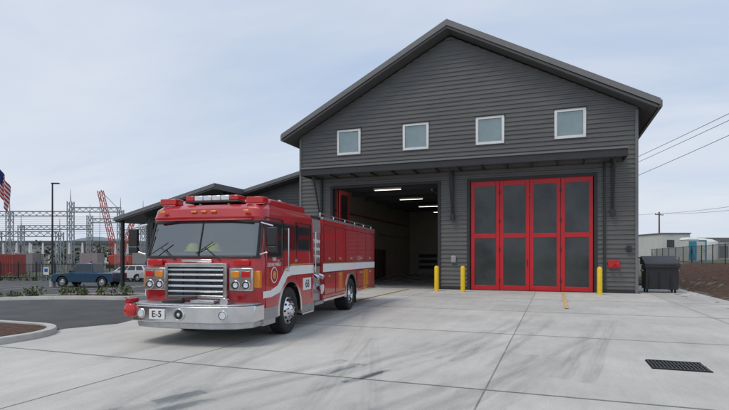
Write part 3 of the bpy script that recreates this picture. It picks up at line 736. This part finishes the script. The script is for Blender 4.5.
car('parked_pickup_truck',put(-23.0,42.6),T+math.pi-.12,BLUE,'pickup')
car('parked_car',put(-24.2,52.5),T+math.pi-.1,WCAR,'suv')
car('parked_car',put(-19.5,50),T+math.pi+.3,WCAR,'suv')
p=put(-26.0,42.5); e=empty('street_lamp',p,T)
b=B('pole',e); b.cyl((0,0,0),(0,0,8.6),.09,DARK,r2=.06); b.cyl((0,0,0),(0,0,.6),.22,CONC2); b.build()
b=B('lamp_head',e); b.box((.25,0,8.62),(.6,.28,.09),DARK); b.build(bevel=.02)
p=put(-18.75,26); e=empty('flagpole',p,T)
b=B('pole',e); b.cyl((0,0,0),(0,0,9.5),.06,WFRAME,r2=.035); b.lathe((0,0,9.55),[(.001,-.08),(.07,-.04),(.08,0),(.05,.06),(.001,.08)],GOLD,12,'z'); b.build()
b=B('flag',e); n=26; mrows=16; vs=[]; uv=[]
for j in range(mrows+1):
    v=j/mrows
    for i in range(n+1):
        u=i/n; x=.05+u*.62*(1-.25*(1-v)); z=7.0-2.0*(1-v)*.62-u*1.25; y=.12*math.sin(u*13+v*2)*u**.3
        vs.append((x,y,z)); uv.append((u,v))
b.add(vs,[(j*(n+1)+i,j*(n+1)+i+1,(j+1)*(n+1)+i+1,(j+1)*(n+1)+i) for j in range(mrows) for i in range(n)],flag_mat())
ob=b.build(recalc=False,ang=180); ul=ob.data.uv_layers.new(name='uv')
for lp in ob.data.loops: ul.data[lp.index].uv=uv[lp.vertex_index]
e=empty('iron_fence')
b=B('pickets',e)
lat=-60
while lat<-20.5:
    x,y=site(lat,56); z=g(x,y); b.box((x,y,z+.9),(.03,.03,1.8),DARK); 
    lat+=.16
for hz in (.3,1.65):
    for k in range(20):
        a=site(-60+k*2,56); c=site(-58+k*2,56); b.cyl((*a,g(*a)+hz),(*c,g(*c)+hz),.03,DARK,n=4)
for k in range(20): a=site(-60+k*2,56); b.box((*a,g(*a)+1.0),(.09,.09,2.0),DARK)
b.build(flat=True)
e=empty('parking_sign',put(-21.2,34),T)
b=B('post',e); b.cyl((0,0,0),(0,0,1.7),.03,GALV); b.build(); b=B('sign_panel',e); b.box((0,-.03,1.55),(.35,.02,.5),WHT); b.box((0,-.045,1.6),(.22,.01,.22),mat('sign_blue',(.02,.1,.4),.5)); b.build()
# substation
e=empty('substation_gantry',(*site(-50,92),-.95),T)
b=B('lattice_frames',e)
def lat_beam(b,a,c,w,m,seg=None,t=1.5):
    a=Vector(a);c=Vector(c); L=(c-a).length; d=(c-a)/L; u=Vector((0,1,0)); v=d.cross(u).normalized(); n=seg or max(2,int(L/(w*1.4)))
    cor=[u*w/2+v*w/2,u*w/2-v*w/2,-u*w/2-v*w/2,-u*w/2+v*w/2]
    for k in cor: b.cyl(a+k,c+k,.06*t,m,n=4)
    for i in range(n):
        p=a+d*L*i/n; q=a+d*L*(i+1)/n
        for k in range(4): b.cyl(p+cor[k],q+cor[(k+1)%4],.035*t,m,n=3)
for (x,y,h) in ((-26,0,10.8),(-14,0,10.8),(-3,0,12.5),(6,0,11),(-20,12,9),(-6,12,11),(4,14,12),(12,10,9),(-9,-10,6.5),(1,-10,6.5),(-20,-10,6.5)):
    lat_beam(b,(x,y,0),(x,y,h),.8,GALV)
    b.cyl((x,y,h),(x,y,h+2.2),.1,GALV,r2=.03,n=5)
for (x0,x1,y,z) in ((-26,-14,0,10.3),(-14,-3,0,10.3),(-3,6,0,11),(-20,-6,12,8.5),(-6,4,13,10),(4,12,12,8.6),(-38,-26,0,10.3),(6,14,0,7),(-20,-9,-10,6.2),(-9,1,-10,6.2)):
    lat_beam(b,(x0,y,z),(x1,y,z),.8,GALV)
b.build(recalc=False,flat=True)
b=B('insulators_and_transformers',e)
for k in range(22):
    x=-36+k*2.3; y=random.choice((-3,4,8)); b.cyl((x,y,0),(x,y,3),.15,GALV,n=6); b.cyl((x,y,3),(x,y,5),.22,WFRAME,r2=.12,n=8); 
for x in (-30,-18,-8,3,12): b.box((x,-4,1.6),(3,2.4,3.2),mat('transformer_%d'%int(x+50),(.2+random.random()*.1,.24,.25),.6,0,.1,1)); b.cyl((x-1,-4.5,3.2),(x-1,-4.5,4.6),.16,WOOD,n=8)
for k in range(9): b.cyl((-38,-1+k*.8,9.5-k*.3),(16,-1+k*.8,9.7-k*.35),.025,WIRE,n=4)
b.build(flat=True)
e=empty('construction_crane',(*site(-58,112),-.9),T)
b=B('boom',e); lat_beam(b,(4,0,0),(0,0,17),.9,CRANEC); b.cyl((0,0,17),(-.2,0,4),.05,WIRE,n=4); lat_beam(b,(4,0,1),(7,0,10),.7,CRANEC); b.cyl((0,0,17),(7,0,10),.05,WIRE,n=4); b.build(flat=True)
b=B('crane_cab',e); b.box((5,0,1.8),(5,3,2.2),CRANEC); b.box((5,0,.4),(6,3.4,.8),BPL); b.build(bevel=.1)
e=empty('shipping_container',put(-44,62),T)
b=B('container_body',e); b.box((-1,0,1.5),(6.1,2.4,2.6),mat('container_red',(.32,.05,.04),.6,0,.15,1))
for k in range(24): b.box((-4+k*.25,-1.21,1.5),(.1,.05,2.4),mat('container_rib',(.28,.045,.035),.6) if k==0 else b.m[-1])
b.build()
e=empty('warehouse',(*site(-110,190),-.95),T)
b=B('warehouse_body',e); b.box((0,0,3.5),(60,20,7),mat('warehouse_grey',(.3,.31,.32),.7,0,.1,.2)); b.prism([(-30.5,7),(30.5,7),(30,8.2),(-30,8.2)],'y',-10.4,10.4,ROOFM)
for k in range(9): b.box((-26+k*6.5,-10.03,2.2),(3,.06,4),WFRAME)
b.build()
bl=[]
for k in range(75):
    lat=-190+k*2.9+random.uniform(-1,1); d=165+random.uniform(-12,14); x,y=site(lat,d); h=random.uniform(1.8,4.2)
    bl.append(((x,y,h*.7),(random.uniform(2,4),3,h),75))
leafmass('distant_trees',bl,LEAF2,.6,1)
bl=[]
for k in range(40):
    lat=55+k*3+random.uniform(-1,1); d=170+random.uniform(-10,10); x,y=site(lat,d); h=random.uniform(1.5,3.5); bl.append(((x,y,h*.8),(3,3,h),60))
leafmass('distant_trees',bl,LEAF2,.6,1)
b=B('hills')
vs=[];n=160
for i in range(n+1):
    a=math.radians(-75+150*i/n+20.4); x=-1200*math.sin(a); y=1200*math.cos(a)
    h=26+14*math.sin(i*.13)+7*math.sin(i*.41+1)+3*math.sin(i*1.1)
    if i<70: h=12+6*math.sin(i*.2)+2*math.sin(i*.9)
    vs+=[(x,y,-5),(x*1.12,y*1.12,max(6,h))]
b.add(vs,[(2*i,2*i+2,2*i+3,2*i+1) for i in range(n)],HILL); b.build(recalc=False)
# ---------------- right side
e=empty('dumpster',(4.2,25.3,.014),0); e.scale=(.96,.9,.95)
b=B('bin_body',e); b.prism([(-.55,.16),(.5,.16),(.62,1.25),(-.68,1.25)],'x',-.55,.75,BIN)
b.bb(-.6,.8,-.73,-.68,1.14,1.25,BIN); 
for x in (-.4,0,.45): b.box((x,-.635,.7),(.05,.06,.9),BIN)
b.box((-.6,0,1.0),(.1,.5,.08),STEEL); b.box((.8,0,1.0),(.1,.5,.08),STEEL)
b.build(bevel=.02)
b=B('lid',e); b.prism([(-.74,1.26),(.66,1.27),(.66,1.62),(.4,1.66),(-.72,1.33)],'x',-.6,.8,BIN); b.build(bevel=.02)
b=B('casters',e)
for x in (-.45,.65):
    for y in (-.4,.35): b.cyl((x-.03,y,.08),(x+.03,y,.08),.08,BLK,n=14)
b.build()
e=empty('chain_link_fence')
pts=[(9.5,60),(9.8,45),(10.2,33),(16,30),(26,27.5),(40,25)]
b=B('posts',e); w=B('mesh_wires',e)
for (a,c) in zip(pts,pts[1:]):
    a=Vector(a);c=Vector(c);L=(c-a).length; n=max(1,int(L/2.4))
    for i in range(n+1):
        p=a.lerp(c,i/n); z=g(p.x,p.y); b.cyl((p.x,p.y,z-.1),(p.x,p.y,z+1.3),.03,BPL,n=6)
    za=g(a.x,a.y); zc=g(c.x,c.y)
    b.cyl((a.x,a.y,za+1.25),(c.x,c.y,zc+1.25),.022,BPL,n=5)
    k=int(L/.16)
    for i in range(k):
        for s in (0,1):
            t0=i/k; t1=min(1,max(0,(i+(8 if s else -8))/k)); p=a.lerp(c,t0); q=a.lerp(c,t1)
            w.cyl((p.x,p.y,za*(1-t0)+zc*t0+.02),(q.x,q.y,za*(1-t1)+zc*t1+1.22),.006,BPL,n=3)
b.build(); w.build(recalc=False,flat=True)
for lat,d,m2 in ((31.8,50,CREAM),(33.6,51.5,TEAL)):
    x,y=site(lat,d); e=empty('portable_toilet',(x,y,g(x,y)),T)
    b=B('cabin',e); b.box((0,0,1.1),(1.15,1.15,2.1),m2); b.box((0,-.59,1.05),(.75,.03,1.85),CREAM if m2 is TEAL else TEAL); b.box((.28,-.62,1.1),(.05,.03,.12),BPL); b.build(bevel=.03)
    b=B('roof',e); b.box((0,0,2.24),(1.25,1.25,.22),WFRAME,taper=(.7,.8)); b.cyl((.4,.4,2.2),(.4,.4,2.55),.04,WFRAME); b.build(bevel=.02)
x,y=site(33.6,58); e=empty('site_office_trailer',(x,y,g(x,y)),T)
b=B('trailer_body',e); b.box((0,0,1.7),(3.0,6,2.5),CREAM); b.box((0,0,3.0),(3.2,6.2,.12),TRIM)
b.box((-.6,-3.02,1.9),(.8,.04,.8),DGLASS); b.box((.8,-3.02,1.5),(.8,.04,1.9),TRIM)
for sx in (-1,1): b.box((sx*1.1,-2,.22),(.3,.3,.45),BPL)
b.build(bevel=.02)
x,y=site(70,96); e=empty('industrial_building',(x,y,1.0),T)
b=B('building_body',e); b.box((0,0,1.7),(22,10,3.2),CREAM); b.prism([(-11.3,3.3),(11.3,3.3),(11,4.0),(-11,4.0)],'y',-5.2,5.2,TRIM)
for k in range(7): b.box((-9+k*3,-5.03,1.5),(1.8,.05,2.2),TRIM if k%2 else DGLASS)
b.build()
for lat in (55,59): 
    x,y=site(lat,88); e=empty('storage_tank',(x,y,1.0),T); b=B('tank',e); b.lathe((0,0,0),[(1.7,0),(1.7,3),(1.6,3.2),(.8,3.6),(.001,3.7)],CREAM,24,'z'); b.cyl((1.6,-.8,0),(1.6,-.8,3.4),.06,GALV,n=6); b.build()
def upole(lat,d,h,arm=1.2):
    x,y=site(lat,d); e=empty('utility_pole',(x,y,g(x,y)),T+.5)
    b=B('pole',e); b.cyl((0,0,0),(0,0,h),.17,WOOD,r2=.11); b.build()
    b=B('crossarm',e); b.box((0,0,h-.5),(2*arm,.1,.12),WOOD)
    for sx in (-1,-.4,.4,1): b.cyl((sx*(arm-.1),0,h-.44),(sx*(arm-.1),0,h-.2),.05,GALV,n=6)
    b.build(); return Vector((x,y,g(x,y)))
upole(26,32,11.2); upole(26.6,100,9.8); upole(52,90,8.4); upole(42.7,50,6.8)
b=B('overhead_wires')
def wire(a,c,sag,r=.02):
    A=Vector((*site(a[0],a[1]),a[2])); Cc=Vector((*site(c[0],c[1]),c[2])); pr=A
    for i in range(1,21):
        t=i/20; p=A.lerp(Cc,t); p.z-=sag*4*t*(1-t); b.cyl(pr,p,r,WIRE,n=4); pr=p
wire((26,32,12.06),(26.6,100,9.8),.5); wire((27,32.2,12.06),(27.6,100,9.8),.6); wire((26,32,10.6),(26.6,100,7.3),.6,.02)
wire((52,90,9.2),(42.7,50,7.6),.3,.025); wire((53,90,9.2),(43.7,50,7.2),.4,.025); wire((52,90,9.2),(26.6,100,9.6),.4,.025)
b.build(flat=True)
# ---------------- sky and light
W=bpy.data.worlds.new('World'); S.world=W; W.use_nodes=True; nt=W.node_tree; nt.nodes.clear()
out=nt.nodes.new('ShaderNodeOutputWorld'); bg=nt.nodes.new('ShaderNodeBackground'); bg.inputs['Strength'].default_value=.1
sk=nt.nodes.new('ShaderNodeTexSky'); sk.sky_type='NISHITA'; sk.sun_disc=False; EL=math.radians(60); RO=math.radians(212); sk.sun_elevation=EL; sk.sun_rotation=RO; sk.air_density=1.2; sk.dust_density=2
tc=nt.nodes.new('ShaderNodeTexCoord'); sp=nt.nodes.new('ShaderNodeSeparateXYZ'); nt.links.new(tc.outputs['Generated'],sp.inputs[0])
az=nt.nodes.new('ShaderNodeMath'); az.operation='MAXIMUM'; az.inputs[1].default_value=.0; nt.links.new(sp.outputs['Z'],az.inputs[0])
ad=nt.nodes.new('ShaderNodeMath'); ad.operation='ADD'; ad.inputs[1].default_value=.16; nt.links.new(az.outputs[0],ad.inputs[0])
dx=nt.nodes.new('ShaderNodeMath'); dx.operation='DIVIDE'; nt.links.new(sp.outputs['X'],dx.inputs[0]); nt.links.new(ad.outputs[0],dx.inputs[1])
dy=nt.nodes.new('ShaderNodeMath'); dy.operation='DIVIDE'; nt.links.new(sp.outputs['Y'],dy.inputs[0]); nt.links.new(ad.outputs[0],dy.inputs[1])
cm=nt.nodes.new('ShaderNodeCombineXYZ'); nt.links.new(dx.outputs[0],cm.inputs[0]); nt.links.new(dy.outputs[0],cm.inputs[1])
mp=nt.nodes.new('ShaderNodeMapping'); mp.inputs['Rotation'].default_value=(0,0,.5); mp.inputs['Scale'].default_value=(.35,.9,1); nt.links.new(cm.outputs[0],mp.inputs[0])
ns=nt.nodes.new('ShaderNodeTexNoise'); ns.inputs['Scale'].default_value=1.1; ns.inputs['Detail'].default_value=8; ns.inputs['Roughness'].default_value=.55; ns.inputs['Distortion'].default_value=.5; nt.links.new(mp.outputs[0],ns.inputs['Vector'])
rp=nt.nodes.new('ShaderNodeValToRGB'); rp.color_ramp.elements[0].position=.34; rp.color_ramp.elements[0].color=(5.1,6.25,8.2,1); rp.color_ramp.elements[1].position=.64; rp.color_ramp.elements[1].color=(7.6,8.1,9.0,1)
nt.links.new(ns.outputs['Fac'],rp.inputs['Fac'])
mx=nt.nodes.new('ShaderNodeMix'); mx.data_type='RGBA'; mx.inputs['Factor'].default_value=.88
nt.links.new(sk.outputs[0],mx.inputs['A']); nt.links.new(rp.outputs[0],mx.inputs['B'])
hz=nt.nodes.new('ShaderNodeMapRange'); hz.inputs['From Min'].default_value=0; hz.inputs['From Max'].default_value=.3; hz.inputs['To Min'].default_value=.55; hz.inputs['To Max'].default_value=0; nt.links.new(sp.outputs['Z'],hz.inputs['Value'])
m2=nt.nodes.new('ShaderNodeMix'); m2.data_type='RGBA'; m2.inputs['B'].default_value=(7.3,7.9,8.8,1); nt.links.new(hz.outputs[0],m2.inputs['Factor']); nt.links.new(mx.outputs['Result'],m2.inputs['A'])
nt.links.new(m2.outputs['Result'],bg.inputs['Color']); nt.links.new(bg.outputs[0],out.inputs[0])
sl=bpy.data.lights.new('sun','SUN'); sl.energy=1.5; sl.angle=math.radians(20); sl.color=(1,.93,.82)
so=bpy.data.objects.new('sun',sl); S.collection.objects.link(so)
dv=Vector((math.sin(RO)*math.cos(EL),math.cos(RO)*math.cos(EL),math.sin(EL))); so.rotation_euler=dv.to_track_quat('Z','Y').to_euler(); so.location=(0,-10,30)
# camera
cd=bpy.data.cameras.new('camera'); cd.lens=25.19; cd.sensor_width=36; cd.shift_y=.0713; cd.clip_end=8000; cd.clip_start=.1
co=bpy.data.objects.new('camera',cd); S.collection.objects.link(co); co.location=(0,0,1.55); co.rotation_euler=(math.pi/2,0,math.radians(20.4)); S.camera=co
